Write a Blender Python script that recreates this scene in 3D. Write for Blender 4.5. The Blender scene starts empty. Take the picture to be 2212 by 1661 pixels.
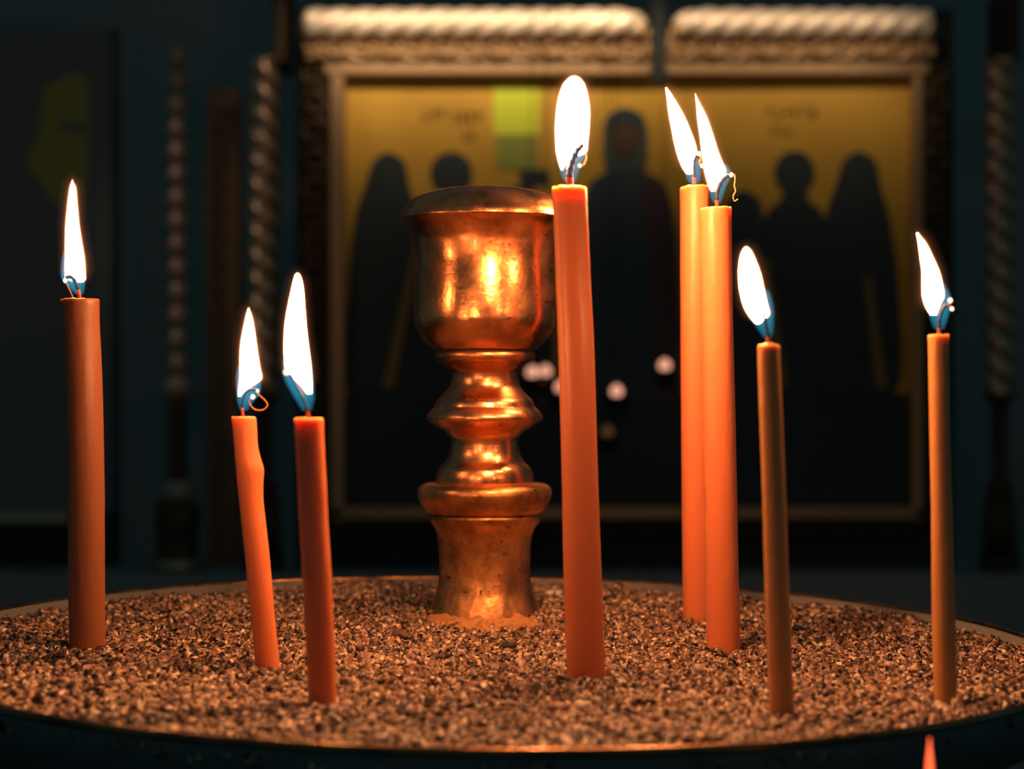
import bpy, bmesh, math, random
import numpy as np
from mathutils import Vector, noise
random.seed(7); rng = np.random.default_rng(11)
SC = bpy.context.scene
C = SC.collection
PI = math.pi

# ------------------------------------------------------------------ camera
F = 3800.0; YH = 846.0; CZ = 1.09          # focal length in pixels, horizon row, camera height
cam_d = bpy.data.cameras.new('camera'); cam = bpy.data.objects.new('camera', cam_d); C.objects.link(cam)
cam.location = (0, 0, CZ); cam.rotation_euler = (PI/2, 0, 0)
cam_d.sensor_width = 36; cam_d.lens = F/2212*36
cam_d.shift_y = (YH-830.5)/2212
cam_d.clip_start = .01; cam_d.clip_end = 50
cam_d.dof.use_dof = True; cam_d.dof.focus_distance = .645
cam_d.dof.aperture_fstop = (cam_d.lens/1000)/.0062
SC.camera = cam

# ------------------------------------------------------------------ world, exposure, lamps
w = bpy.data.worlds.new('world'); SC.world = w; w.use_nodes = True
w.node_tree.nodes['Background'].inputs[0].default_value = (.40, .92, 1, 1)
w.node_tree.nodes['Background'].inputs[1].default_value = .040
SC.view_settings.view_transform = 'Standard'; SC.view_settings.look = 'None'
SC.view_settings.exposure = 0; SC.view_settings.gamma = 1; SC.view_settings.use_curve_mapping = False
SC.cycles.use_denoising = True
SC.cycles.sample_clamp_indirect = 4
SC.cycles.max_bounces = 10; SC.cycles.transparent_max_bounces = 24

def W(px, py, D):
    """point seen at photo pixel (px, py) at the distance D from the camera"""
    return Vector(((px-1106)/F*D, D, CZ-(py-YH)/F*D))

def lamp(name, kind, loc, energy, color, size=.02, aim=None, spot=None):
    l = bpy.data.lights.new(name, kind); l.energy = energy; l.color = color
    o = bpy.data.objects.new(name, l); C.objects.link(o); o.location = loc
    if kind == 'AREA': l.size = size
    else: l.shadow_soft_size = size
    if aim is not None: o.rotation_euler = (Vector(aim)-Vector(loc)).to_track_quat('-Z', 'Y').to_euler()
    if spot: l.spot_size = spot; l.spot_blend = .6
    return o
BD = 2.6                                    # distance of the icon painting
for x0, e in ((1010, .27), (1630, .155)):       # picture lights above the icon, just out of the frame
    l = lamp('lamp_over_icon', 'AREA', W(x0, -110, BD-.19), e, (1, .74, .50), .45, W(x0, 150, BD))
    l.data.shape = 'RECTANGLE'; l.data.size_y = .02; l.data.spread = math.radians(70)
# added unseen spot above left of the frame, to brighten the carved columns
lamp('added_column_spot', 'SPOT', W(-250, -250, 2.1), 1.4, (1, .66, .46), .05, W(480, 560, BD), math.radians(34))

# ------------------------------------------------------------------ helpers
def tag(o, label, cat, group=None, kind=None):
    o['label'] = label; o['category'] = cat
    if group: o['group'] = group
    if kind: o['kind'] = kind
    return o
def thing(name, loc, label, cat, group=None):
    o = bpy.data.objects.new(name, None); C.objects.link(o); o.location = loc
    o.empty_display_size = .02
    return tag(o, label, cat, group)
def outward(me):
    bm = bmesh.new(); bm.from_mesh(me); bmesh.ops.recalc_face_normals(bm, faces=bm.faces); bm.to_mesh(me); bm.free()
def add(name, verts, faces, m, parent=None, smooth=True, loc=None):
    me = bpy.data.meshes.new(name)
    org = Vector(loc) if loc is not None else (Vector(parent.matrix_basis.translation) if parent and parent.type == 'EMPTY' else Vector((0, 0, 0)))
    if parent is not None and parent.parent is not None: org = Vector((0, 0, 0))
    me.from_pydata([tuple(Vector(v)-org) for v in verts], [], faces)
    me.materials.append(m)
    outward(me)
    if smooth: me.polygons.foreach_set('use_smooth', [True]*len(me.polygons))
    o = bpy.data.objects.new(name, me); C.objects.link(o)
    if parent is not None: o.parent = parent
    elif loc is not None: o.location = org
    me.update(); return o
class MB:
    def __init__(s): s.v = []; s.f = []
    def put(s, v, f):
        n = len(s.v); s.v += [Vector(p) for p in v]; s.f += [tuple(i+n for i in q) for q in f]; return s
    def rings(s, rs, cap=True, closed=False):
        n = len(rs[0]); v = [p for r in rs for p in r]; f = []
        m = len(rs)
        for i in range(m-1 if not closed else m):
            for j in range(n):
                a = i*n+j; b = i*n+(j+1) % n; c = ((i+1) % m)*n+(j+1) % n; d = ((i+1) % m)*n+j
                f.append((a, b, c, d))
        if cap and not closed:
            f.append(tuple(range(n))[::-1]); f.append(tuple(range((m-1)*n, m*n)))
        return s.put(v, f)
    def box(s, a, b):
        x0, y0, z0 = a; x1, y1, z1 = b
        v = [(x0,y0,z0),(x1,y0,z0),(x1,y1,z0),(x0,y1,z0),(x0,y0,z1),(x1,y0,z1),(x1,y1,z1),(x0,y1,z1)]
        return s.put(v, [(0,3,2,1),(4,5,6,7),(0,1,5,4),(1,2,6,5),(2,3,7,6),(3,0,4,7)])
    def tube(s, pts, r, n=8):
        pts = [Vector(p) for p in pts]; rs = []
        up = Vector((0, 1, .05)).normalized()
        for i, p in enumerate(pts):
            t = (pts[min(i+1, len(pts)-1)]-pts[max(i-1, 0)]).normalized()
            a = t.cross(up)
            if a.length < 1e-4: a = t.cross(Vector((1, 0, 0)))
            a.normalize(); b = t.cross(a)
            rr = r[i] if isinstance(r, (list, tuple)) else r
            rs.append([p+a*(rr*math.cos(2*PI*k/n))+b*(rr*math.sin(2*PI*k/n)) for k in range(n)])
        return s.rings(rs)
    def build(s, name, m, parent=None, smooth=True, loc=None): return add(name, s.v, s.f, m, parent, smooth, loc)
def lathe(prof, c, n=96, mod=None, cap=True):
    """prof: list of (radius, z offset) from c"""
    rs = []
    for r, z in prof:
        ring = []
        for k in range(n):
            a = 2*PI*k/n; rr = r
            if mod: rr = mod(r, z, a)
            ring.append(Vector(c)+Vector((rr*math.cos(a), rr*math.sin(a), z)))
        rs.append(ring)
    return MB().rings(rs, cap)
def spline(pts, n=6):
    pts = [Vector(p) for p in pts]; out = []
    P = [pts[0]]+pts+[pts[-1]]
    for i in range(1, len(P)-2):
        for k in range(n):
            t = k/n; a, b, c, d = P[i-1], P[i], P[i+1], P[i+2]
            out.append(.5*((2*b)+(c-a)*t+(2*a-5*b+4*c-d)*t*t+(3*b-3*c+d-a)*t**3))
    out.append(pts[-1]); return out
def interp(tab, y):
    if y <= tab[0][0]: return tab[0][1:]
    for a, b in zip(tab, tab[1:]):
        if y <= b[0]:
            t = (y-a[0])/(b[0]-a[0]); return tuple(p+(q-p)*t for p, q in zip(a[1:], b[1:]))
    return tab[-1][1:]
def smooth_tab(tab, n):
    """resample (y, xl, xr) rows with a Catmull-Rom curve"""
    return [tuple(p) for p in spline([Vector(t) for t in tab], n)]

# ------------------------------------------------------------------ materials
def mat(name, base, rough=.5, metal=0, **kw):
    m = bpy.data.materials.new(name); m.use_nodes = True
    b = m.node_tree.nodes['Principled BSDF']
    b.inputs['Base Color'].default_value = (*base, 1); b.inputs['Roughness'].default_value = rough
    b.inputs['Metallic'].default_value = metal
    for k, v in kw.items():
        b.inputs[k.replace('_', ' ')].default_value = v
    return m
def N(m, t, **kw):
    n = m.node_tree.nodes.new(t)
    for k, v in kw.items(): setattr(n, k, v)
    return n
def L(m, a, b): m.node_tree.links.new(a, b)
def ramp(m, src, stops):
    r = N(m, 'ShaderNodeValToRGB'); e = r.color_ramp.elements
    while len(e) < len(stops): e.new(.5)
    for x, (p, c) in zip(e, stops):
        x.position = p; x.color = (*c, 1) if len(c) == 3 else c
    L(m, src, r.inputs[0]); return r.outputs[0]
def noise_tex(m, scale, detail=4, rough=.55, stretch=None):
    g = N(m, 'ShaderNodeNewGeometry'); out = g.outputs['Position']
    if stretch:
        mp = N(m, 'ShaderNodeMapping'); mp.inputs['Scale'].default_value = stretch
        L(m, out, mp.inputs[0]); out = mp.outputs[0]
    t = N(m, 'ShaderNodeTexNoise'); t.inputs['Scale'].default_value = scale
    t.inputs['Detail'].default_value = detail; t.inputs['Roughness'].default_value = rough
    L(m, out, t.inputs['Vector']); return t.outputs['Fac']
def bump(m, src, dist, strength=1, prev=None):
    b = N(m, 'ShaderNodeBump'); b.inputs['Distance'].default_value = dist; b.inputs['Strength'].default_value = strength
    L(m, src, b.inputs['Height'])
    if prev: L(m, prev, b.inputs['Normal'])
    return b.outputs[0]
BS = 'Principled BSDF'
def emit(name, col, s):
    m = bpy.data.materials.new(name); m.use_nodes = True; nt = m.node_tree; nt.nodes.clear()
    e = nt.nodes.new('ShaderNodeEmission'); e.inputs[0].default_value = (*col, 1); e.inputs[1].default_value = s
    o = nt.nodes.new('ShaderNodeOutputMaterial'); nt.links.new(e.outputs[0], o.inputs[0]); return m
def vol(name, col, s):
    m = bpy.data.materials.new(name); m.use_nodes = True; nt = m.node_tree; nt.nodes.clear()
    e = nt.nodes.new('ShaderNodeEmission'); e.inputs[0].default_value = (*col, 1); e.inputs[1].default_value = s
    o = nt.nodes.new('ShaderNodeOutputMaterial'); nt.links.new(e.outputs[0], o.inputs['Volume']); return m

def wax(name, base, radius):
    m = mat(name, base, .38); b = m.node_tree.nodes[BS]
    b.inputs['Subsurface Weight'].default_value = 1
    b.inputs['Subsurface Radius'].default_value = radius
    b.inputs['Subsurface Scale'].default_value = 1
    b.inputs['Specular IOR Level'].default_value = .45
    n = bump(m, noise_tex(m, 260, 3, .5, (1, 1, .35)), .0006, .6)
    L(m, n, b.inputs['Normal']); return m
M = {}
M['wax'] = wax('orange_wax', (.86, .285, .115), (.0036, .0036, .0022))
M['wax_dimmed'] = wax('dimmed_orange_wax', (.30, .115, .05), (.0034, .0032, .002))  # dim light on the far left candle put into its wax colour
M['wax_tan'] = wax('tan_beeswax', (.70, .36, .13), (.0034, .0028, .0015))
M['spilled'] = wax('spilled_wax', (.52, .27, .10), (.0015, .0009, .0005))

def brass(name, base, dark, rlo, rhi, pit=1.0):
    m = mat(name, base, .3, 1); b = m.node_tree.nodes[BS]
    big = noise_tex(m, 38, 5, .62)
    c = ramp(m, big, [(.36, dark), (.56, base)])
    # short dark scratches and pits
    sc = noise_tex(m, 260, 2, .6, (.35, .35, 1.6))
    pt = noise_tex(m, 520, 1, .5)
    k1 = ramp(m, sc, [(.66, (0, 0, 0)), (.74, (1, 1, 1))]); k2 = ramp(m, pt, [(.72, (0, 0, 0)), (.75, (1, 1, 1))])
    a = N(m, 'ShaderNodeMath', operation='MAXIMUM'); L(m, k1, a.inputs[0]); L(m, k2, a.inputs[1])
    s = N(m, 'ShaderNodeMath', operation='MULTIPLY'); L(m, a.outputs[0], s.inputs[0]); s.inputs[1].default_value = .75*pit
    mx = N(m, 'ShaderNodeMix', data_type='RGBA'); L(m, s.outputs[0], mx.inputs['Factor']); L(m, c, mx.inputs['A'])
    mx.inputs['B'].default_value = (.03, .012, .006, 1); L(m, mx.outputs['Result'], b.inputs['Base Color'])
    r = N(m, 'ShaderNodeMapRange'); L(m, noise_tex(m, 70, 4), r.inputs[0])
    r.inputs[1].default_value = .3; r.inputs[2].default_value = .7; r.inputs[3].default_value = rlo; r.inputs[4].default_value = rhi
    L(m, r.outputs[0], b.inputs['Roughness'])
    n = bump(m, noise_tex(m, 900, 2, .5, (.25, .25, 1.4)), .00008, .5)
    n = bump(m, noise_tex(m, 55, 2), .0009, .5, n)
    n = bump(m, pt, .0004, .25*pit, n)
    L(m, n, b.inputs['Normal']); b.inputs['Coat Weight'].default_value = .35; b.inputs['Coat Roughness'].default_value = .07; return m
M['brass'] = brass('polished_brass', (.95, .43, .18), (.60, .24, .09), .20, .36, .8)
M['brass_worn'] = brass('worn_brass', (.85, .43, .16), (.36, .16, .06), .30, .5, 1.3)
M['joint'] = mat('blackened_joint', (.02, .012, .008), .7)
M['tray_rim'] = brass('tray_brass', (.42, .22, .09), (.14, .07, .03), .2, .36, .6)
M['tray_dark'] = mat('dark_bronze', (.20, .21, .21), .7, .25)
M['char'] = mat('charred_wick', (.016, .02, .024), .6)
M['wickbase'] = mat('wax_soaked_wick', (.60, .13, .05), .5)
M['thread'] = mat('cotton_thread', (.75, .28, .10), .8)
M['ember'] = emit('glowing_ember', (1, .62, .36), 3.2)
M['edge'] = vol('flame_orange_edge', (1, .30, .075), 330)
M['mantle_in'] = vol('flame_inner_mantle', (1, .28, .09), 26)
M['mantle_mid'] = vol('flame_middle_mantle', (1, .30, .13), 7)
M['mantle'] = vol('flame_outer_mantle', (1, .33, .16), 2.6)
M['blue'] = vol('flame_blue_base', (.05, .50, .78), 72)
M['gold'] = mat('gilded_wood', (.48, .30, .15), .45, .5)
L(M['gold'], bump(M['gold'], noise_tex(M['gold'], 90, 3), .002, .4), M['gold'].node_tree.nodes[BS].inputs['Normal'])
M['gold_pale'] = mat('pale_gilding', (.95, .76, .56), .45, .3)
L(M['gold_pale'], bump(M['gold_pale'], noise_tex(M['gold_pale'], 60, 4), .004, .5), M['gold_pale'].node_tree.nodes[BS].inputs['Normal'])
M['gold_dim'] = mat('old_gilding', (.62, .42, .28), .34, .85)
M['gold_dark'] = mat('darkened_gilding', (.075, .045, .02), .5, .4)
M['wood'] = mat('dark_wood', (.022, .03, .03), .8)
M['wallm'] = mat('dark_church_wall', (.24, .24, .24), .9, 0, Specular_IOR_Level=.05)
L(M['wallm'], ramp(M['wallm'], noise_tex(M['wallm'], 3, 3), [(.3, (.34, .34, .34)), (.7, (.40, .38, .38))]), M['wallm'].node_tree.nodes[BS].inputs['Base Color'])
M['lowwall'] = mat('dark_screen_base', (.26, .28, .28), .8)
M['floorm'] = mat('dark_stone_floor', (.06, .09, .09), .6)

# sand and grit
def sand_mat(name, stops, scale=700):
    m = mat(name, (.4, .3, .2), .4); b = m.node_tree.nodes[BS]
    g = N(m, 'ShaderNodeNewGeometry'); v = N(m, 'ShaderNodeTexVoronoi'); v.inputs['Scale'].default_value = scale
    L(m, g.outputs['Position'], v.inputs['Vector'])
    sx = N(m, 'ShaderNodeSeparateColor'); L(m, v.outputs['Color'], sx.inputs[0])
    L(m, ramp(m, sx.outputs[0], stops), b.inputs['Base Color'])
    return m
M['grain'] = sand_mat('grit', [(0, (.008, .007, .007)), (.26, (.045, .027, .02)), (.42, (.20, .11, .07)), (.78, (.42, .25, .155)), (1, (.95, .74, .52))])
M['sandbed'] = sand_mat('sand_bed', [(0, (.015, .01, .01)), (.5, (.08, .05, .035)), (1, (.2, .13, .09))], 900)

# ------------------------------------------------------------------ the setting
wb = MB().box((-4, 3.9, 0), (4, 4.0, 3.2)).build('wall_back', M['wallm'], smooth=False); wb['kind'] = 'structure'
fl = MB().box((-4, -1, -.05), (4, 4.0, 0)).build('floor', M['floorm'], smooth=False); fl['kind'] = 'structure'
lw = MB().box((-2.2, BD-.075, 0), (2.2, BD+.13, W(0, 1241, BD-.075).z)).build('trim_1', M['lowwall'], smooth=False); lw['kind'] = 'structure'   # low screen base that carries icon and columns

# ------------------------------------------------------------------ tray of sand
TC = Vector((-.0092, .650, 1.0)); TR = .2078; ROLL = .0142; SAND = -.0055; HS = .09-SAND
def ztray(x): return 1.0-ROLL*(x-0.0)
def ground(px, py):
    """point on the sand seen at photo pixel (px, py)"""
    D = F*HS/(py-YH-ROLL*(px-1106)); x = (px-1106)/F*D
    return Vector((x, D, ztray(x)+SAND))
TZ = ztray(TC.x)
tray = thing('brass_tray', (TC.x, TC.y, 0), 'wide round brass tray of sand holding all the burning candles', 'tray')
def tilt(o):
    for v in o.data.vertices: v.co.z += -ROLL*v.co.x
rim = []
for k in range(13):
    a = PI*1.0-PI*1.25*k/12
    rim.append((TR-.0012+.0014*math.cos(a), -.0014+.0014*math.sin(a)+.0002))
o = lathe(rim, (TC.x, TC.y, TZ), 220, cap=False).build('rim', M['tray_rim'], tray); tilt(o)
prof = [(TR-.0026, -.0012), (TR-.0030, -.018), (TR-.0034, -.0016), (TR-.0010, -.0026), (TR-.0045, -.0055), (TR-.009, -.014), (TR-.02, -.030), (TR-.04, -.042), (.06, -.048), (.001, -.048)]
o = lathe(prof, (TC.x, TC.y, TZ), 160, cap=False).build('bowl', M['tray_dark'], tray); tilt(o)
prof = [(.035, TZ-.045), (.022, TZ-.07), (.018, .75), (.03, .70), (.018, .64), (.02, .12), (.05, .06), (.12, .03), (.15, 0.0005)]
lathe(prof, (TC.x, TC.y, 0), 48).build('pedestal', M['tray_dark'], tray)

# sand bed with low mounds
n_r, n_a = 150, 360; v = [(0, 0, 0)]; f = []
def mound(x, y):
    p = Vector((x*14, y*14, 3)); q = Vector((x*60, y*60, 9))
    h = .0022*noise.noise(p)+.0010*noise.noise(q)
    r = math.hypot(x-TC.x, y-TC.y)/TR
    return h-max(0, r-.93)*.02
for i in range(1, n_r+1):
    r = (TR-.0029)*i/n_r
    for j in range(n_a):
        a = 2*PI*j/n_a; x, y = TC.x+r*math.cos(a), TC.y+r*math.sin(a)
        v.append((x-TC.x, y-TC.y, -ROLL*(x-TC.x)+SAND+mound(x, y)+.0007*noise.noise(Vector((x*500, y*500, 0)))))
v[0] = (0, 0, SAND+mound(TC.x, TC.y))
for j in range(n_a): f.append((0, 1+j, 1+(j+1) % n_a))
for i in range(n_r-1):
    for j in range(n_a):
        a = 1+i*n_a+j; b = 1+i*n_a+(j+1) % n_a; f.append((a, a+n_a, b+n_a, b))
bed = add('sand', v, f, M['sandbed']); bed.location = (TC.x, TC.y, TZ)
tag(bed, 'coarse brown sand filling the round brass tray', 'sand', kind='stuff')

# loose grit: small angular stones
def grit(n, smin, smax, seed):
    g = np.random.default_rng(seed)
    r = (TR-.0035)*np.sqrt(g.random(n)); a = g.random(n)*2*PI
    x = TC.x+r*np.cos(a); y = TC.y+r*np.sin(a)
    s = smin+(smax-smin)*g.random(n)**3
    z = np.array([mound(p, q) for p, q in zip(x, y)])
    cube = np.array([(-1,-1,-1),(1,-1,-1),(1,1,-1),(-1,1,-1),(-1,-1,1),(1,-1,1),(1,1,1),(-1,1,1)], float)*.5
    vv = cube[None]*(1+.5*(g.random((n, 8, 3))-.5)*1.6)
    vv[:, 4:, :2] *= (.35+.6*g.random((n, 1, 1)))
    vv *= np.stack([.7+.8*g.random(n), .6+.5*g.random(n), .35+.5*g.random(n)], 1)[:, None]
    # random rotations
    q = g.normal(size=(n, 4)); q[:, 1:3] *= .45; q /= np.linalg.norm(q, axis=1)[:, None]
    w_, a_, b_, c_ = q.T
    R = np.array([[1-2*(b_*b_+c_*c_), 2*(a_*b_-c_*w_), 2*(a_*c_+b_*w_)], [2*(a_*b_+c_*w_), 1-2*(a_*a_+c_*c_), 2*(b_*c_-a_*w_)],
                  [2*(a_*c_-b_*w_), 2*(b_*c_+a_*w_), 1-2*(a_*a_+b_*b_)]]).transpose(2, 0, 1)
    vv = np.einsum('nij,nkj->nki', R, vv)*s[:, None, None]
    vv[:, :, 0] += x[:, None]-TC.x; vv[:, :, 1] += y[:, None]-TC.y
    vv[:, :, 2] += (-ROLL*(x-TC.x)+SAND+z+s*.12+g.random(n)*.0007)[:, None]
    fc = np.array([(0,3,2,1),(4,5,6,7),(0,1,5,4),(1,2,6,5),(2,3,7,6),(3,0,4,7)])
    ff = (fc[None]+8*np.arange(n)[:, None, None]).reshape(-1, 4)
    me = bpy.data.meshes.new('grit'); me.vertices.add(n*8); me.loops.add(len(ff)*4); me.polygons.add(len(ff))
    me.vertices.foreach_set('co', vv.reshape(-1).astype(np.float32))
    me.loops.foreach_set('vertex_index', ff.reshape(-1).astype(np.int32))
    me.polygons.foreach_set('loop_start', (np.arange(len(ff))*4).astype(np.int32))
    me.update(calc_edges=True); me.materials.append(M['grain'])
    o = bpy.data.objects.new('grit', me); C.objects.link(o); o.location = (TC.x, TC.y, TZ); return o
gr = grit(84000, .0010, .0046, 5)
tag(gr, 'loose angular grit and tiny stones covering the sand in the tray', 'grit', kind='stuff')

# ------------------------------------------------------------------ candles
def core_mat(s):
    k = 'core%g' % s
    if k not in M: M[k] = emit('flame_core', (1, .40, .15), s)
    return M[k]
def candle(name, label, base, rows, top, core, blue, wick, thread=(), embers=(), material='wax', tilt_top=0., pool=.12, drips=(), wr=2.4, group='candles burning in the sand', peak=0, glow=270):
    """base: pixel where it enters the sand; every row is (y, left, right) at the candle's own distance"""
    g = ground(*base); D = g.y; k = D/F
    t = thing(name, g, label, 'candle', group)
    # wax body: a slightly uneven round taper standing in the sand
    rows = [(top,)+tuple(interp(rows, top))]+[r for r in rows if r[0] > top+4]
    tb = smooth_tab(rows, 5)
    dx = rows[-1][1]-rows[-2][1]; dy = rows[-1][0]-rows[-2][0]
    ext = 14/1000/k
    tb.append((rows[-1][0]+ext, rows[-1][1]+dx/dy*ext, rows[-1][2]+dx/dy*ext))
    rs = []; n = 40; sd = base[0]
    y0, xl0, xr0 = tb[0]; r0 = (xr0-xl0)/2; cx0 = (xl0+xr0)/2
    def ring(y, cx, r, tl=0., wob=0.):
        out = []
        for j in range(n):
            a = 2*PI*j/n
            q = r*(1+.012*noise.noise(Vector((sd+2*math.cos(a), 2*math.sin(a), y*.02))))
            yy = y+tl*r*math.cos(a)+wob*noise.noise(Vector((3*math.cos(a), 3*math.sin(a), sd)))
            p = W(cx+q*math.cos(a), yy, D); p.y = D+q*k*math.sin(a); out.append(p)
        return out
    # the melted top: a shallow dish with a softened lip
    pk = -peak if peak else 0
    rs.append(ring(y0+(pk if peak else 5+pool*r0), cx0, r0*.06, 0))
    rs.append(ring(y0+(pk*.8 if peak else 4.6+pool*r0), cx0, r0*.14, 0))
    rs.append(ring(y0+(pk*.35 if peak else 4+pool*r0), cx0, r0*.40, tilt_top*.5))
    rs.append(ring(y0+(0 if peak else 1+pool*r0*.3), cx0, r0*.74, tilt_top, 1.5))
    rs.append(ring(y0-.3, cx0, r0*.90, tilt_top, 2.2))
    rs.append(ring(y0+1.0, cx0, r0*.975, tilt_top, 2.2))
    rs.append(ring(y0+4.0, cx0, r0, tilt_top, 1.6))
    for (y, a, b) in tb[1:]: 
        if y > y0+7: rs.append(ring(y, (a+b)/2, (b-a)/2))
    body = MB().rings(rs).build('wax_body', M[material], t)
    for (dxp, y1, y2, rr) in drips:                       # wax runs down the side
        pts = []; m = 9
        for i in range(m):
            y = y1+(y2-y1)*i/(m-1); a, b = interp(tb, y); cx = (a+b)/2; R = (b-a)/2
            px = cx+dxp*R; yy = math.sqrt(max(0, 1-dxp*dxp))*R
            p = W(px, y, D); p.y = D-yy*k*1.0; pts.append(p)
        MB().tube(pts, [rr*k*(.55+.3*math.sin(i*1.7)+.45*(i/(m-1))**3 if i < m-1 else .35) for i in range(m)], 10).build('wax_drip', M[material], t)
    def P(x, y, d=0.): p = W(x, y, D); p.y += d; return p
    # wick: soaked foot, charred upper part, frayed thread, glowing ends
    wp = spline([P(x, y, -.0006*min(1, i)-.0004*i) for i, (x, y) in enumerate(wick)], 6)
    cut = max(3, int(len(wp)*.2))
    MB().tube([wp[0]-Vector((0, 0, .002))]+wp[:cut+1], wr*k*1.15, 10).build('wick_foot', M['wickbase'], t)
    rr = [wr*k*(1.05+.16*math.sin(i*1.3)) for i in range(len(wp)-cut)]; rr[-1] *= .6
    wk = MB().tube(wp[cut:], rr, 10).build('wick', M['char'], t)
    dw = wp[-1].y-D
    if thread:
        for th in thread:
            tp = spline([P(x, y, dw-.0003) for x, y in th], 7)
            MB().tube(tp, [k*(1.5+.5*math.sin(i*1.9)) for i in range(len(tp))], 8).build('frayed_thread', M['thread'], t)
    for (x, y, er) in embers:
        c = P(x, y, dw-.0008); rs2 = []
        for i in range(9):
            th_ = PI*(i+.02)/8.04
            rs2.append([c+Vector((er*k*math.sin(th_)*math.cos(2*PI*j/12)*1.1, er*k*math.sin(th_)*math.sin(2*PI*j/12), er*k*math.cos(th_)*(1+.25*math.sin(3*j)))) for j in range(12)])
        MB().rings(rs2).build('ember', M['ember'], t)
    # flame: bright body, thin orange edge, blue foot
    def fbody(tab, grow, back, n=28, up=0, m=4):
        tb2 = smooth_tab(tab, m); y_a, y_b = tb2[0][0]-grow*up, tb2[-1][0]; rs3 = []
        for i, (y, a, b) in enumerate(tb2):
            u = (y-tb2[0][0])/(tb2[-1][0]-tb2[0][0])
            yy = y_a+(y_b+grow*.3-y_a)*u
            R = max(.35, (b-a)/2+grow*min(1, 6*(1-u)+.2)*min(1, 8*u+.25)); cx = (a+b)/2
            sh = back*R*max(0, min(1, (u-.45)/.3))
            c = P(cx, yy, sh*k)
            rs3.append([c+Vector((R*k*math.cos(2*PI*j/n), R*k*math.sin(2*PI*j/n), 0)) for j in range(n)])
        return MB().rings(rs3)
    fl = fbody(core, 0, 1.15, 24, 0, 3).build('flame', core_mat(glow), t)
    sub(fbody(core, 2.6, 1.1, 28, 1.6), 'orange_edge', 'edge', fl)
    for gw, mk in ((6, 'mantle_in'), (11, 'mantle_mid'), (19, 'mantle')): sub(fbody(core, gw, .9, 32, 1.0), 'outer_glow', mk, fl)
    sub(fbody(blue, 0, 0, 28), 'blue_base', 'blue', fl)
    return t
def sub(mb, name, m, part):
    """a sub-part of a part whose mesh sits at its thing's origin"""
    org = part.parent.location
    me = bpy.data.meshes.new(name); me.from_pydata([tuple(v-org) for v in mb.v], [], mb.f); me.materials.append(M[m]); outward(me)
    me.polygons.foreach_set('use_smooth', [True]*len(me.polygons))
    o = bpy.data.objects.new(name, me); C.objects.link(o); o.parent = part; return o

candle('candle', 'thick dimmed orange candle at the far left, standing apart from the rest', (188, 1410),
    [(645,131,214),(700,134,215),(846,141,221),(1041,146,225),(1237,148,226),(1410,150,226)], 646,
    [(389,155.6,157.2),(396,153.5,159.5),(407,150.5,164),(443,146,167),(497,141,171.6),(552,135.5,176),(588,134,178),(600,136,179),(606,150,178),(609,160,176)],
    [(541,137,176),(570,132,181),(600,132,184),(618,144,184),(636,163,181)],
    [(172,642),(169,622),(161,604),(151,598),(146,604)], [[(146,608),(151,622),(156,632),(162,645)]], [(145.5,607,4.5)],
    material='wax_dimmed', wr=3.8, glow=65)
candle('candle', 'short orange candle leaning left with a bulge near its top', (580, 1453),
    [(898,500,553),(924,502.5,555),(963,506,557),(990.5,508,563.6),(1014,510,570),(1041,512,568.5),(1080,516.6,569),(1120,520.5,573),(1198,529,582),(1276,536,589),(1345,543.6,595),(1450,552.6,606)], 900,
    [(665.5,536.4,537.8),(673,534,540.5),(692,529.6,546),(726.6,522.6,551.6),(761.5,518,555.8),(796.5,515,559),(818,513.5,561),(832,513,545),(845,513,527),(856,514,519)],
    [(790,513,561),(814,508.7,565),(849,510,563),(866,511.5,550),(887,518,535)],
    [(525,898),(524,877),(529.6,853),(543.6,842),(559,843.6)], [[(559,844),(561,852),(573,863),(580,875),(570,885.5),(552,884),(541,870),(543.6,859),(549,856)]],
    [(549,857,4.5),(559,844,3.2)], wr=2.6, glow=40)
candle('candle', 'orange candle with a tall flame just right of the bulging one', (697, 1537),
    [(902,636,698.6),(963,639,700.6),(1041,643,705),(1120,646,708),(1237,653,715.5),(1381,660,722.6),(1537,667,728)], 903,
    [(592,641.6,643.4),(599,638,648),(622,632.6,653),(657,625,656),(691.7,619,658.5),(726.6,615,661),(761.5,613,664),(796.5,614,667),(814,630,669),(831,649,671),(849,663,672)],
    [(779,611,671),(814,612,677),(849,629,680),(866,639.6,679),(886,651,674)],
    [(666,900),(664,884),(653.6,856),(639.6,828),(629,806)], [], [(621,804,5)], wr=3.0, pool=.05, glow=90)
candle('candle', 'tallest candle, thick orange, right in front of the brass candlestick', (1268, 1483),
    [(403,1192.5,1267),(500,1197,1271.5),(621,1201,1276.6),(741,1205.5,1283),(930,1211,1288.7),(1043,1214,1292),(1148,1215.5,1296),(1295,1219,1301.6),(1413,1223,1306),(1481,1226,1310)], 404,
    [(166,1236,1244),(170,1229,1252),(176,1223,1257),(186,1216,1263),(208.6,1208,1269),(231.5,1203.7,1272.4),(254,1201.5,1273),(277,1200.5,1272.5),(300,1201.5,1270.5),(322,1203,1268),(334,1205,1248),(346,1207,1232),(358,1210,1219),(366,1213,1215)],
    [(300,1203,1270),(330,1202,1269),(346,1204,1262),(369,1208,1252),(387,1215,1246),(395,1222,1243)],
    [(1232,404),(1230,387),(1231,369),(1236,350),(1244,332),(1253,319),(1258,321)], [[(1258,321),(1265.5,337),(1266.6,346),(1260,359.6),(1249.5,362)]],
    [(1251,361,3.6)], wr=6.5, pool=.03, glow=640)
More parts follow.
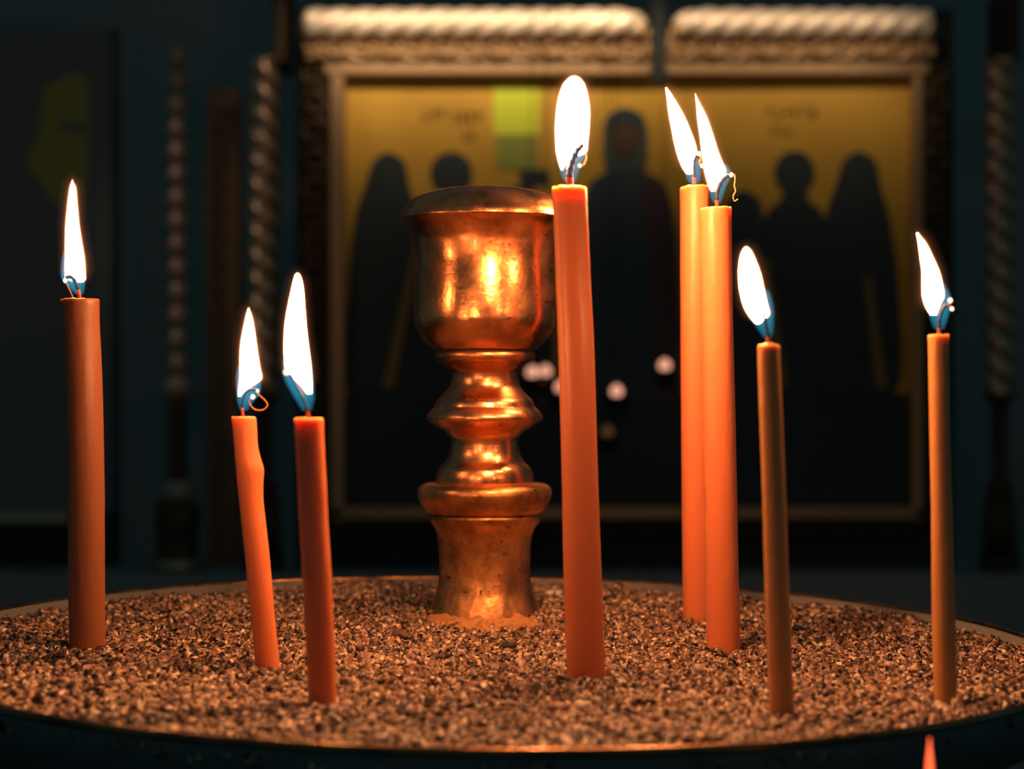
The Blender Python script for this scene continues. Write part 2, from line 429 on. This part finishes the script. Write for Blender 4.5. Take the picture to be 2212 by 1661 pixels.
candle('candle', 'orange candle half hidden behind its slightly shorter neighbour', (1509, 1350),
    [(402,1469,1530),(700,1470,1533),(1000,1472,1537),(1300,1475,1541),(1350,1478,1543)], 403,
    [(190,1438,1439.4),(208.6,1441,1452),(231.5,1443.5,1466),(254,1446.7,1478),(277,1451.5,1488.5),(300,1457,1499),(323,1464,1506.5),(346,1471,1502),(360,1476,1497),(374,1484,1494)],
    [(340,1471,1508),(360,1476,1514),(380,1480.5,1515),(396,1488,1511)],
    [(1499,402),(1499,380),(1498,360),(1500,344),(1506,335)], [[(1507,335),(1513.7,341),(1510,353),(1515,360),(1524,363)]],
    [(1508,334,4.2),(1515,360,4)], tilt_top=-.08, wr=3.2, glow=270)
candle('candle', 'orange candle in front of the half hidden one, wick thread hanging out sideways', (1564, 1414),
    [(446,1511.4,1580.5),(700,1516,1584),(950,1518.5,1590),(1200,1522.5,1595),(1300,1524,1597),(1415,1527,1600)], 449,
    [(203,1501,1502.4),(220,1503.2,1510),(231.5,1504.5,1516),(254,1506,1527),(277,1509,1535.4),(300,1512.5,1543),(323,1516,1551.4),(346,1520.5,1562),(364,1524,1571),(376,1526.5,1568),(391.6,1529.7,1559),(403,1532,1550),(413,1536.5,1543)],
    [(355,1523,1570),(369,1525,1579),(380,1528,1580),(403,1530,1570),(426,1534,1562),(438,1540,1558)],
    [(1549,446),(1548,433),(1549,414.5),(1556,396),(1566,384),(1575,380)], [[(1576,380),(1584.6,379),(1586,391.6),(1584.6,403),(1587,414.5),(1582,426),(1584.6,436),(1592.6,431.6)]],
    [(1577,380,4.6)], tilt_top=-.05, wr=4, pool=.06, glow=340)
candle('candle', 'thin tan candle with a pointed top, right of the close pair', (1689, 1553),
    [(745,1637,1684.7),(800,1638,1686.8),(950,1643,1693),(1100,1648,1699),(1250,1652,1704),(1345,1655,1708.6),(1450,1658.7,1712),(1553,1661.5,1716)], 745,
    [(535,1610.5,1613.5),(539,1607,1618),(545.5,1603.7,1622.6),(558.7,1599.8,1628.6),(585,1597,1639),(611,1598,1646),(637,1603.7,1654),(663.5,1613.4,1662),(678,1621,1664),(690,1628,1650),(698,1634,1640)],
    [(627,1606,1660),(640,1605,1666),(663.5,1615,1671),(690,1624,1672),(716,1639.6,1670.6),(730,1650,1666)],
    [(1660,744),(1658,724),(1654,705.5),(1649,687),(1645,677)], [], [], material='wax_tan', wr=4, peak=8, glow=55)
candle('candle', 'thin tan candle at the far right of the tray', (2043, 1529),
    [(721,2004.6,2050),(800,2006.5,2050.5),(950,2009,2053),(1100,2012,2057.5),(1250,2013,2061),(1400,2015,2065),(1530,2019,2067)], 723,
    [(503.6,1980.5,1981.8),(519,1983.6,1994),(532.4,1985.7,2002.8),(558.7,1989,2015),(585,1993,2027),(611,1996,2037),(637,1999.6,2044),(650,2001.5,2038),(663.5,2005,2031),(679,2012,2024)],
    [(612,1997,2040),(637,1997.5,2052.6),(663.5,2003.6,2054),(690,2009,2047),(711,2018,2040)],
    [(2028,724),(2027.7,705.5),(2027.7,690),(2033,669),(2043,658)], [[(2043,658),(2048.6,661),(2048.6,667.5),(2055,670)]],
    [(2047,650,4.5),(2051,668,3.6)], material='wax_tan', tilt_top=-.06, wr=3.6, glow=55)

# ------------------------------------------------------------------ brass candlestick
sb = ground(1047, 1338); SD = sb.y; K = SD/F
def zz(y): return CZ-(y-YH)*K
stick = thing('candlestick', (sb.x, SD, sb.z), 'turned brass candlestick with a big round cup, behind the candles', 'candlestick')
def part(rows, name, m, n=128, mod=None):
    pts = spline([Vector((r, y, 0)) for y, r in rows], 5)
    return lathe([(max(.02, p.x)*K, zz(p.y)) for p in pts], (sb.x, SD, 0), n, mod).build(name, M[m], stick)
cup = [(455,20),(452,60),(432,82),(418,80),(412,86),(412,96),(416,116),(426,146),(440,165),(456,177),(463,181.5),(466,183),(471,184.5),(477,184),(493,168),(517,155.5),(537,150.5),(561,148),(585,149),(621,151.5),(657,153),(680,153),(697,151),(717,144),(737,132),(751,116),(756,104),(757,60),(757,20)]
part(cup, 'cup', 'brass', 160)
part([(754,90),(755,101),(760,103),(764,101),(765,90)], 'dark_joint', 'joint')
stem = [(761,60),(761,98),(762,106),(766,108.5),(772,108.5),(779,105),(788,89),(800,76),(810,73),(822,73),(836,77),(852,90),(865,103),(874,107),(878,108),(880,110),(889,119),(897,124),(902,125),(907,123.5),(914,114),(922,102),(931,87),(942,77),(952,73.5),(964,73.5),(980,76),(996,84),(1006,94),(1013,100),(1024,104),(1034,105.5),(1043,105),(1044,98),(1045,60)]
part(stem, 'stem', 'brass', 144)
part([(1040,90),(1041,101),(1045,104),(1048,101),(1049,90)], 'dark_joint', 'joint')
def knob(r, z, a): return r*(1+.008*noise.noise(Vector((2*math.cos(a), 2*math.sin(a), z*40))))
part([(1045,60),(1044,112),(1044,124),(1046,133),(1052,141),(1060,144.5),(1068,145),(1078,142.5),(1091,136),(1101,128.5),(1107,122),(1109,112),(1109,60)], 'ring_collar', 'brass_worn', 144, knob)
part([(1105,100),(1106,112),(1111,114),(1115,112),(1116,100)], 'dark_joint', 'joint')
def foot(r, z, a): return r*(1+.018*noise.noise(Vector((3*math.cos(a), 3*math.sin(a), z*60)))+.01*noise.noise(Vector((9*math.cos(a), 9*math.sin(a), z*200))))
part([(1110,60),(1110,112),(1112,119),(1117,120.5),(1127,117),(1139,108.5),(1157,101.5),(1180,99),(1192,98.5),(1236,98),(1256,100),(1276,104),(1296,111),(1316,118.5),(1328,122),(1338,122.5),(1346,120),(1356,118),(1366,60)], 'foot', 'brass_worn', 144, foot)

# spilled wax around the foot
v = []; f = []; nr, na = 14, 90
ctr = ground(1050, 1352)
for i in range(nr+1):
    for j in range(na):
        a = 2*PI*j/na; r = i/nr
        e = 1+.22*noise.noise(Vector((2.2*math.cos(a), 2.2*math.sin(a), 4)))+.10*noise.noise(Vector((7*math.cos(a), 7*math.sin(a), 9)))
        x = .0245*r*e*math.cos(a); y = .030*r*e*math.sin(a)-.0095
        x0 = ctr.x+x; y0 = ctr.y+.012+y
        h = .0018*(1-r**4)+.0030*noise.noise(Vector((x0*230, y0*230, 1)))*(1-r**6)-(.002 if i == nr else 0)
        v.append((x0, y0, ztray(x0)+SAND+mound(x0, y0)+.0018+h))
for i in range(nr):
    for j in range(na):
        a = i*na+j; b = i*na+(j+1) % na; f.append((a, a+na, b+na, b))
sp = add('spilled_wax', v, f, M['spilled'], loc=ctr); tag(sp, 'lumpy pool of spilled wax around the foot of the brass candlestick', 'wax')

# pebbles one can pick out in the sand: pixel, width in pixels, tone, what to call it
def pebble_mat(n, c): return mat(n, c, .5)
PT = {'dark': pebble_mat('dark_pebble', (.035, .03, .028)), 'brown': pebble_mat('brown_pebble', (.16, .09, .06)),
      'pale': pebble_mat('pale_pebble', (.75, .62, .46)), 'pink': pebble_mat('pinkish_pebble', (.55, .32, .22))}
PB = [(866,1390,46,'brown','large brown pebble left of the spilled wax'),
 (1097,1415,42,'dark','largest dark pebble in front of the spilled wax'),
 (1093,1443,26,'dark','dark pebble in front of the largest dark pebble by the wax'),
 (1004,1414,30,'dark','flat dark pebble straight in front of the candlestick foot'),
 (908,1356,22,'dark','dark pebble touching the left side of the candlestick foot'),
 (901,1446,16,'dark','small round dark pebble in the bright sand left of centre'),
 (772,1435,24,'pale','smooth pale pebble right of the tall-flamed candle'),
 (1318,1314,30,'dark','dark pebble near the back rim, right of the tallest candle'),
 (1206,1492,28,'dark','dark pebble at the left foot of the tallest candle'),
 (1203,1550,44,'pink','wide pinkish pebble near the front rim'),
 (126,1436,30,'dark','dark pebble left of and below the far left candle'),
 (112,1522,28,'dark','dark pebble by the left front rim of the tray'),
 (213,1464,26,'pink','pinkish pebble below the far left candle'),
 (566,1469,28,'dark','dark pebble at the foot of the leaning candle'),
 (538,1447,34,'brown','brown pebble left of the foot of the leaning candle'),
 (607,1393,14,'pale','tiny bright pebble beside the leaning candle'),
 (616,1410,15,'dark','small dark pebble between the two left middle candles'),
 (1723,1365,28,'dark','dark pebble right of the pointed-top candle, towards the back'),
 (1936,1419,25,'dark','dark oval pebble alone in the sand left of the far right candle'),
 (1983,1469,15,'dark','small dark pebble close to the far right candle'),
 (1788,1488,18,'pink','small pinkish pebble right of the pointed-top candle'),
 (1774,1398,17,'dark','small dark pebble among grit right of the pointed-top candle'),
 (1832,1452,20,'brown','brown pebble midway between the two tan candles'),
 (2077,1361,13,'pale','tiny pale pebble by the right back rim of the tray')]
for px, py, wpx, tone, lab in PB:
    g = ground(px, py); k = g.y/F; s = wpx*k/2
    bm = bmesh.new(); bmesh.ops.create_icosphere(bm, subdivisions=3, radius=1)
    for q in bm.verts:
        d = 1+.35*noise.noise(q.co*1.3+Vector((px, py, 0)))+.1*noise.noise(q.co*3+Vector((px, 0, py)))
        q.co = Vector((q.co.x*s*d, q.co.y*s*.8*d, q.co.z*s*.5*d))
    me = bpy.data.meshes.new('pebble'); bm.to_mesh(me); bm.free(); me.materials.append(PT[tone])
    o = bpy.data.objects.new('pebble', me); C.objects.link(o)
    o.location = g+Vector((0, 0, mound(g.x, g.y)+s*.4+.0017)); o.rotation_euler = (0, 0, random.random()*6)
    tag(o, lab, 'pebble', 'pebbles lying in the sand')
# broken flakes of wax and shell
for px, py, wpx, hpx, rot, lab in [(1199,1297,46,14,(.9,.1,.2),'bright wax flake by the back rim, beside the tallest candle'),
      (968,1531,20,30,(1.3,.3,.2),'upright pale flake standing in the front of the sand'),
      (1257,1545,42,12,(.5,.0,.1),'flat pale flake near the front rim below the tallest candle'),
      (1510,1466,20,26,(1.2,-.5,.3),'pale leaf-shaped flake between the tallest candle and the close pair')]:
    g = ground(px, py); k = g.y/F; a = wpx*k/2; b = max(hpx*k/2, .0016); m = MB()
    top = []; n = 14
    for j in range(n):
        t = 2*PI*j/n; e = 1+.3*noise.noise(Vector((math.cos(t)*1.5, math.sin(t)*1.5, px)))
        top.append(Vector((a*e*math.cos(t), b*e*math.sin(t), .0005*noise.noise(Vector((math.cos(t), math.sin(t), py))))))
    m.rings([[p*.9+Vector((0, 0, -.0005)) for p in top], top, [p*.92+Vector((0, 0, .0004)) for p in top]])
    o = m.build('wax_flake', PT['pale']); o.location = g+Vector((0, 0, .0032)); o.rotation_euler = rot
    tag(o, lab, 'flake', 'flakes lying in the sand')

# ------------------------------------------------------------------ the icon and its gilded surround
def slab(x0, y0, x1, y1, d0, d1, name, m, parent, bevel=0):
    """board between two photo corners, its front face at d0 and its back at d1"""
    a = W(x0, y1, d0); b = W(x1, y0, d0)
    mb = MB().box((a.x, d0, a.z), (b.x, d1, b.z)); o = mb.build(name, M[m], parent, smooth=False)
    if bevel:
        md = o.modifiers.new('bevel', 'BEVEL'); md.width = bevel; md.segments = 3
    return o
def scroll_h(u, v):
    """relief height of a running scroll; u along (1 per scroll), v across -1..1"""
    c = math.floor(u)+.5; x = (u-c)*2; s = 1 if int(c) % 2 else -1
    r = math.hypot(x, v*.9); a = math.atan2(v*s, x)
    h = .5+.5*math.cos(a-7.5*r)
    h *= max(0, 1-r**4*.6)
    h += .5*max(0, 1-abs(abs(x)-1)*5)*(.5+.5*math.cos(v*9))
    return h*max(0, 1-abs(v)**8)
def carved(x0, y0, x1, y1, d, depth, period, along, name, m, parent, dback):
    nu = int(max(abs(x1-x0), abs(y1-y0))/4); nv = 18
    v = []; f = []
    for i in range(nu+1):
        for j in range(nv+1):
            t, q = i/nu, j/nv
            px = x0+(x1-x0)*(t if along == 'x' else q); py = y0+(y1-y0)*(q if along == 'x' else t)
            u = (px if along == 'x' else py)/period
            h = scroll_h(u, q*2-1)
            edge = i in (0, nu) or j in (0, nv)
            p = W(px, py, d); p.y = dback if edge else d-depth*h
            v.append(p)
    for i in range(nu):
        for j in range(nv):
            a = i*(nv+1)+j; f.append((a, a+1, a+nv+2, a+nv+1))
    o = add(name, v, f, M[m], parent); return o
def rope(p0, p1, R, pitch, lobes, name, m, parent, taper=(0, 0), phase=0, depth=.24):
    """twisted rope moulding from p0 to p1"""
    p0, p1 = Vector(p0), Vector(p1); d = p1-p0; Ln = d.length; d.normalize()
    a = Vector((0, 1, 0)); b = d.cross(a).normalized(); n = 40; m_ = max(8, int(Ln/pitch*18)); rs = []
    for i in range(m_+1):
        t = i/m_; rr = R
        if taper[0] and t*Ln < taper[0]: rr = R*math.sqrt(max(.01, 1-(1-t*Ln/taper[0])**2))
        if taper[1] and (1-t)*Ln < taper[1]: rr = R*math.sqrt(max(.01, 1-(1-(1-t)*Ln/taper[1])**2))
        ring = []
        for j in range(n):
            an = 2*PI*j/n
            q = abs(math.sin((an*lobes+2*PI*lobes*t*Ln/(pitch*lobes)+phase)/2))
            r = rr*(1-depth+depth*q**.6)
            ring.append(p0+d*(t*Ln)+a*(r*math.cos(an))+b*(r*math.sin(an)))
        rs.append(ring)
    return MB().rings(rs).build(name, M[m], parent)

icon = thing('icon', W(1360, 1120, BD), 'large painted icon with dark robed figures on gold, behind the candles', 'icon')
S = .684e-3
def gold_paint():
    m = mat('gold_ground_paint', (.70, .42, .05), .55)
    L(m, ramp(m, noise_tex(m, 9, 4), [(.3, (.66, .36, .03)), (.7, (.82, .46, .045))]), m.node_tree.nodes[BS].inputs['Base Color']); return m
M['goldpaint'] = gold_paint()
M['yg'] = mat('yellow_green_paint', (.80, .90, .05), .6); M['g2'] = mat('grey_green_paint', (.33, .36, .06), .6)
M['robe'] = mat('dark_robe_paint', (.03, .045, .048), .7); M['robe_blue'] = mat('blue_black_robe_paint', (.04, .075, .085), .7)
M['robe_red'] = mat('maroon_robe_paint', (.09, .05, .05), .7); M['skin'] = mat('dark_face_paint', (.10, .055, .03), .7)
M['halo'] = mat('slate_blue_paint', (.07, .10, .09), .7); M['letter'] = mat('brown_lettering_paint', (.22, .13, .03), .7)
M['ochre'] = mat('ochre_paint', (.30, .18, .04), .7)
slab(640, 20, 2060, 1236, BD+.03, BD+.06, 'back_board', 'wood', icon)
slab(728, 150, 1992, 1108, BD, BD+.03, 'painted_panel', 'goldpaint', icon)
layer = [0]
def paint(pts, name, m, smooth_it=True):
    """a painted shape: a thin raised coat of paint on the panel"""
    layer[0] += 1; d = BD-.0004*layer[0]; q = [Vector((x, y, 0)) for x, y in pts]
    if smooth_it:
        q2 = spline(q+[q[0]], 6)[:-1]
    else: q2 = q
    fr = [W(p.x, p.y, BD) for p in q2]
    for p in fr: p.y = d
    bk = [Vector((p.x, BD+.0005, p.z)) for p in fr]
    return MB().rings([bk, fr]).build(name, M[m], icon, smooth=False)
paint([(746,850),(1975,850),(1975,1100),(746,1100)], 'painted_ground', 'robe', False)
paint([(1066,182),(1166,182),(1166,290),(1066,290)], 'painted_tower', 'yg', False)
paint([(1072,290),(1160,290),(1160,366),(1072,366)], 'painted_tower', 'g2', False)
paint([(1120,368),(1185,366),(1190,400),(1125,402)], 'painted_ledge', 'robe', False)
def figure(cx, yt, hw, sh, kind):
    if kind == 'hood':
        paint([(cx,yt),(cx+34,yt+22),(cx+46,yt+80),(cx+66,yt+150),(cx+84,yt+300),(cx+78,yt+520),(cx-84,yt+520),(cx-88,yt+300),(cx-74,yt+150),(cx-50,yt+70),(cx-32,yt+18)], 'painted_figure', 'robe')
    else:
        paint([(cx-22,yt+80),(cx+22,yt+80),(cx+32,yt+108),(cx+sh,yt+150),(cx+sh+8,yt+300),(cx+sh,yt+520),(cx-sh,yt+520),(cx-sh-8,yt+300),(cx-sh,yt+150),(cx-32,yt+108)], 'painted_figure', 'robe')
        paint([(cx+hw*math.cos(t*PI/6), yt+46+46*math.sin(t*PI/6)) for t in range(12)], 'painted_head', 'robe')
figure(840, 328, 40, 80, 'hood'); figure(975, 328, 46, 66, 'round'); figure(1716, 326, 44, 66, 'round'); figure(1856, 326, 40, 80, 'hood')
figure(1606, 410, 30, 55, 'hood'); figure(1130, 400, 38, 55, 'round')
paint([(1350,232),(1388,250),(1398,300),(1386,372),(1314,372),(1302,300),(1312,250)], 'painted_halo', 'halo')
paint([(1300,376),(1350,364),(1400,376),(1440,410),(1462,520),(1470,700),(1462,850),(1262,850),(1256,700),(1258,520),(1268,410)], 'painted_figure', 'robe_blue')
paint([(1380,372),(1408,384),(1440,410),(1464,540),(1470,850),(1420,850),(1405,600)], 'painted_mantle', 'robe_red')
paint([(1350,236),(1378,254),(1384,290),(1372,330),(1350,344),(1328,330),(1316,290),(1322,254)], 'painted_head', 'skin')
paint([(1350,234),(1380,250),(1386,280),(1350,268),(1314,280),(1320,250)], 'painted_hair', 'robe')
for (a, b, c, d_) in [(905,520,838,840), (1652,560,1688,840), (1872,600,1902,840), (1490,640,1470,820)]:
    paint([(a-7,b),(a+7,b),(c+12,d_),(c-12,d_)], 'painted_stole', 'ochre', False)
def letters(x0, y0, n, w, h, seed):
    r = random.Random(seed); mb = MB()
    for i in range(n):
        x = x0+i*w
        for s_ in range(r.choice([2, 3])):
            if r.random() < .55: a, b, c, d_ = x+r.random()*w*.6, y0, w*.22, h
            else: a, b, c, d_ = x, y0+r.random()*h*.8, w*.7, h*.2
            p = W(a, b+d_, BD); q = W(a+c, b, BD); mb.box((p.x, BD-.0006, p.z), (q.x, BD+.0004, q.z))
    return mb.build('painted_lettering', M['letter'], icon, smooth=False)
letters(912, 228, 3, 20, 36, 1); letters(975, 238, 4, 18, 30, 2); letters(1000, 284, 2, 16, 22, 6)
letters(1655, 228, 6, 19, 32, 3); letters(1665, 270, 3, 17, 24, 4)
# frame of the icon
FD = BD-.022
slab(712, 128, 744, 1128, FD, BD+.028, 'frame_side', 'gold', icon, .004)
slab(1972, 128, 1996, 1128, FD, BD+.028, 'frame_side', 'gold', icon, .004)
slab(712, 1094, 1996, 1124, FD, BD+.028, 'frame_bottom', 'gold', icon, .004)
slab(700, 128, 1408, 162, BD-.024, BD+.028, 'frame_top', 'gold', icon, .004)
slab(1440, 128, 2010, 162, BD-.024, BD+.028, 'frame_top', 'gold', icon, .004)
slab(1408, -60, 1440, 175, FD+.01, BD+.028, 'center_post', 'wood', icon)
carved(655, 76, 1408, 130, BD-.030, .010, 58, 'x', 'carved_band', 'gold', icon, BD+.02)
carved(1440, 76, 2022, 130, BD-.030, .010, 58, 'x', 'carved_band', 'gold', icon, BD+.02)
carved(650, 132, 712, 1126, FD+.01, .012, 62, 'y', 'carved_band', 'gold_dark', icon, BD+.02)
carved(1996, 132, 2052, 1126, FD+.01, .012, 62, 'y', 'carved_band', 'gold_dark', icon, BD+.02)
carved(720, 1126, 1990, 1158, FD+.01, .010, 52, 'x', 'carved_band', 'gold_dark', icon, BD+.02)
RD = BD-.040
rope(W(652, 51, RD), W(1398, 51, RD), 33*S, 53*S, 3, 'twisted_moulding', 'gold_pale', icon, (.012, .045))
rope(W(1452, 51, RD), W(2018, 51, RD), 33*S, 53*S, 3, 'twisted_moulding', 'gold_pale', icon, (.045, .012), 1)
slab(655, 62, 1404, 80, RD+.004, BD+.028, 'moulding_bed', 'gold', icon)
slab(1446, 62, 2016, 80, RD+.004, BD+.028, 'moulding_bed', 'gold', icon)
for x in (1382, 1468):
    c = W(x, 66, RD-.004); bm = MB()
    bm.rings([[c+Vector((.011*math.sin(PI*(i+.05)/8.1)*math.cos(2*PI*j/16), .011*math.sin(PI*(i+.05)/8.1)*math.sin(2*PI*j/16), .013*math.cos(PI*(i+.05)/8.1))) for j in range(16)] for i in range(9)])
    bm.build('carved_knob', M['gold'], icon)

# twisted columns at both sides
def column(x, side, label):
    d = BD-.03
    t = thing('twisted_column', W(x, 1240, d), label, 'column', 'twisted gilded columns beside the icon')
    rope(W(x, 128, d), W(x, 850, d), 33*S, 51*S, 2, 'twisted_shaft', 'gold_dim', t, phase=0 if side < 0 else PI, depth=.42)
    s2 = 32
    slab(x+s2-14, -40, x+s2+14, 135, d-.01, BD+.08, 'upper_bracket', 'gold_dark', t, .004)
    def lt(rows, name):
        lathe([(r*S, CZ-(y-YH)/F*d) for y, r in rows], (W(x, 0, d).x, d, 0), 40).build(name, M['gold_dark'], t)
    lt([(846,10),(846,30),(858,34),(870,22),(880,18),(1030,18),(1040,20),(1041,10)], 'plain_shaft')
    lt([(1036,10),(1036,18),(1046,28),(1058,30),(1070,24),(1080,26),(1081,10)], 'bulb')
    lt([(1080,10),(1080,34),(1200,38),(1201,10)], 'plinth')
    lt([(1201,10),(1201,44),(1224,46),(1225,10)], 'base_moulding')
column(570, -1, 'twisted gilded column left of the large icon'); column(2160, 1, 'dim twisted gilded column right of the large icon')

# beaded column further left
d = BD-.02; bx = 384
bc = thing('beaded_column', W(bx, 1232, d), 'slender column carved like a string of beads, left of the twisted one', 'column')
c0 = W(bx, 0, d)
def lt(rows, name, m, par=bc, x=bx, dd=d):
    return lathe([(r*S, CZ-(y-YH)/F*dd) for y, r in rows], (W(x, 0, dd).x, dd, 0), 40).build(name, M[m], par)
M['bead'] = mat('polished_bead', (.50, .36, .26), .35, .35)
for y in [124, 175, 226, 276, 326, 376, 427, 477, 528, 579, 630, 681, 733, 785]:
    lt([(y+25.5*-math.cos(PI*i/12), max(.3, 21*math.sin(PI*i/12))) for i in range(13)], 'bead', 'bead')
lt([(808,8),(812,14),(826,30),(840,33),(852,28),(862,16),(864,8)], 'lower_cap', 'bead')
lt([(100,5),(100,7),(860,7),(861,5)], 'core_rod', 'gold_dark')
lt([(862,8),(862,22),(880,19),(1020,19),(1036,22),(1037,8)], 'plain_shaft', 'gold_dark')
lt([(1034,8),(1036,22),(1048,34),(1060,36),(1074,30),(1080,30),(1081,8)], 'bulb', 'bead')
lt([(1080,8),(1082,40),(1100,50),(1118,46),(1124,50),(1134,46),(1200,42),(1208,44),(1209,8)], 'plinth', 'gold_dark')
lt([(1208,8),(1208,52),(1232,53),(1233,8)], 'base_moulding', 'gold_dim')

M['pilm'] = mat('dim_brown_board', (.22, .14, .07), .8)
# flat pilaster between the two columns
pil = slab(446, 190, 514, 1240, BD+.06, BD+.1, 'pilaster', 'pilm', None)
tag(pil, 'plain dim brown pilaster board between the beaded and the twisted column', 'pilaster')
# second icon at the far left
ic = thing('icon', W(150, 1140, BD+.02), 'dim dark icon with a faint greenish figure at the far left', 'icon')
M['olive'] = mat('olive_gold_paint', (.42, .36, .08), .7); M['dimpaint'] = mat('dark_icon_paint', (.17, .19, .19), .8)
slab(-260, 60, 250, 1240, BD+.07, BD+.1, 'back_board', 'wood', ic)
slab(-260, 60, 240, 1108, BD+.03, BD+.08, 'painted_panel', 'dimpaint', ic)
def paint2(pts, name, m, d):
    q2 = spline([Vector((x, y, 0)) for x, y in pts+[pts[0]]], 6)[:-1]
    fr = [W(p.x, p.y, BD+.03) for p in q2]
    for p in fr: p.y = d
    MB().rings([[Vector((p.x, BD+.031, p.z)) for p in fr], fr]).build(name, M[m], ic, smooth=False)
paint2([(150,160),(186,170),(190,260),(188,400),(178,450),(120,440),(92,400),(62,350),(85,290),(92,220),(100,190)], 'painted_figure', 'olive', BD+.0295)
paint2([(128,262),(180,268),(184,284),(130,280)], 'painted_fold', 'dimpaint', BD+.0290)
lathe([(.1e-3, .003), (.009, .002), (.010, 0), (.010, -.002)], (0, 0, 0), 24)
slab(-260, 1104, 146, 1134, BD-.01, BD+.08, 'frame_bottom', 'gold_dim', ic, .004)

# ------------------------------------------------------------------ small round lights before the icon, on made-up hanging lamps
M['glass'] = mat('dark_lamp_glass', (.03, .012, .01), .15); M['chainm'] = mat('lamp_chain', (.03, .025, .02), .5, .5)
M['vflame'] = emit('small_round_glow', (1, .44, .28), 1.15); M['vdim'] = emit('weak_round_glow', (1, .5, .25), .07); M['vred'] = emit('red_glow', (1, .12, .04), 2.2)
def glow_spot(x, y, dd, label, m='vflame', r=13):
    c = W(x, y, dd); k = dd/F; t = thing('round_light', c-Vector((0, 0, .03)), label, 'lamp', 'small round lights in front of the icon')
    lathe([(.001, -.030), (.008, -.029), (.014, -.018), (.017, -.008), (.0185, -.0065), (.0165, -.008), (.012, -.018), (.001, -.024)], c, 24).build('glass_cup', M['glass'], t)
    lathe([(.0004, 1.15*r*k), (.6*r*k, .8*r*k), (.95*r*k, .25*r*k), (r*k*.97, -.3*r*k), (.6*r*k, -.85*r*k), (.0006, -1.0*r*k)], c, 16).build('flame', M[m], t)
    MB().tube([c+Vector((0, 0, -.022)), c+Vector((0, 0, -.007))], .0008, 6).build('wick', M['chainm'], t)
    for j in range(3):
        a = 2*PI*j/3+.4
        MB().tube([c+Vector((.018*math.cos(a), .018*math.sin(a), -.0075)), c+Vector((.002*math.cos(a), .002*math.sin(a), .13))], .0005, 5).build('chain', M['chainm'], t)
    MB().tube([c+Vector((0, 0, .128)), Vector((c.x, c.y, 2.99))], .0007, 5).build('hanger', M['chainm'], t)
    return t
glow_spot(1150, 804, 2.42, 'leftmost of the small round lights right of the candlestick neck')
glow_spot(1178, 802, 2.47, 'small round light overlapping the leftmost one, right of the candlestick neck')
glow_spot(1212, 836, 2.44, 'small round light partly hidden by the left edge of the tallest candle')
glow_spot(1332, 845, 2.38, 'pinkish round light just right of the tallest candle', r=13)
glow_spot(1436, 789, 2.43, 'peach round light left of the close pair of candles')
glow_spot(1312, 932, 2.53, 'faintest round light, lowest, right of the tallest candle', 'vdim', 13)
# red glow low at the right, on a made-up lamp before the tray
rd = .42; c = W(2008, 1636, rd); k = rd/F
t = thing('red_glow_lamp', Vector((c.x, c.y, 0)), 'red glow low at the right, just in front of the tray', 'lamp')
lathe([(.0002, 42*k), (2.5*k, 28*k), (6*k, 0), (8*k, -24*k), (6*k, -44*k), (.0005, -50*k)], c, 20).build('flame', M['vred'], t)
z = c.z-.024
MB().tube([c+Vector((0, 0, -.021)), c+Vector((0, 0, -.003))], .0007, 6).build('wick', M['char'], t)
lathe([(.0005, z), (.009, z+.001), (.013, z+.008), (.0135, z+.0085), (.0145, z+.006), (.011, z-.004), (.004, z-.010), (.004, .02), (.06, .012), (.065, 0), (.0005, 0)], (c.x, c.y, 0), 32).build('stand', M['tray_dark'], t)
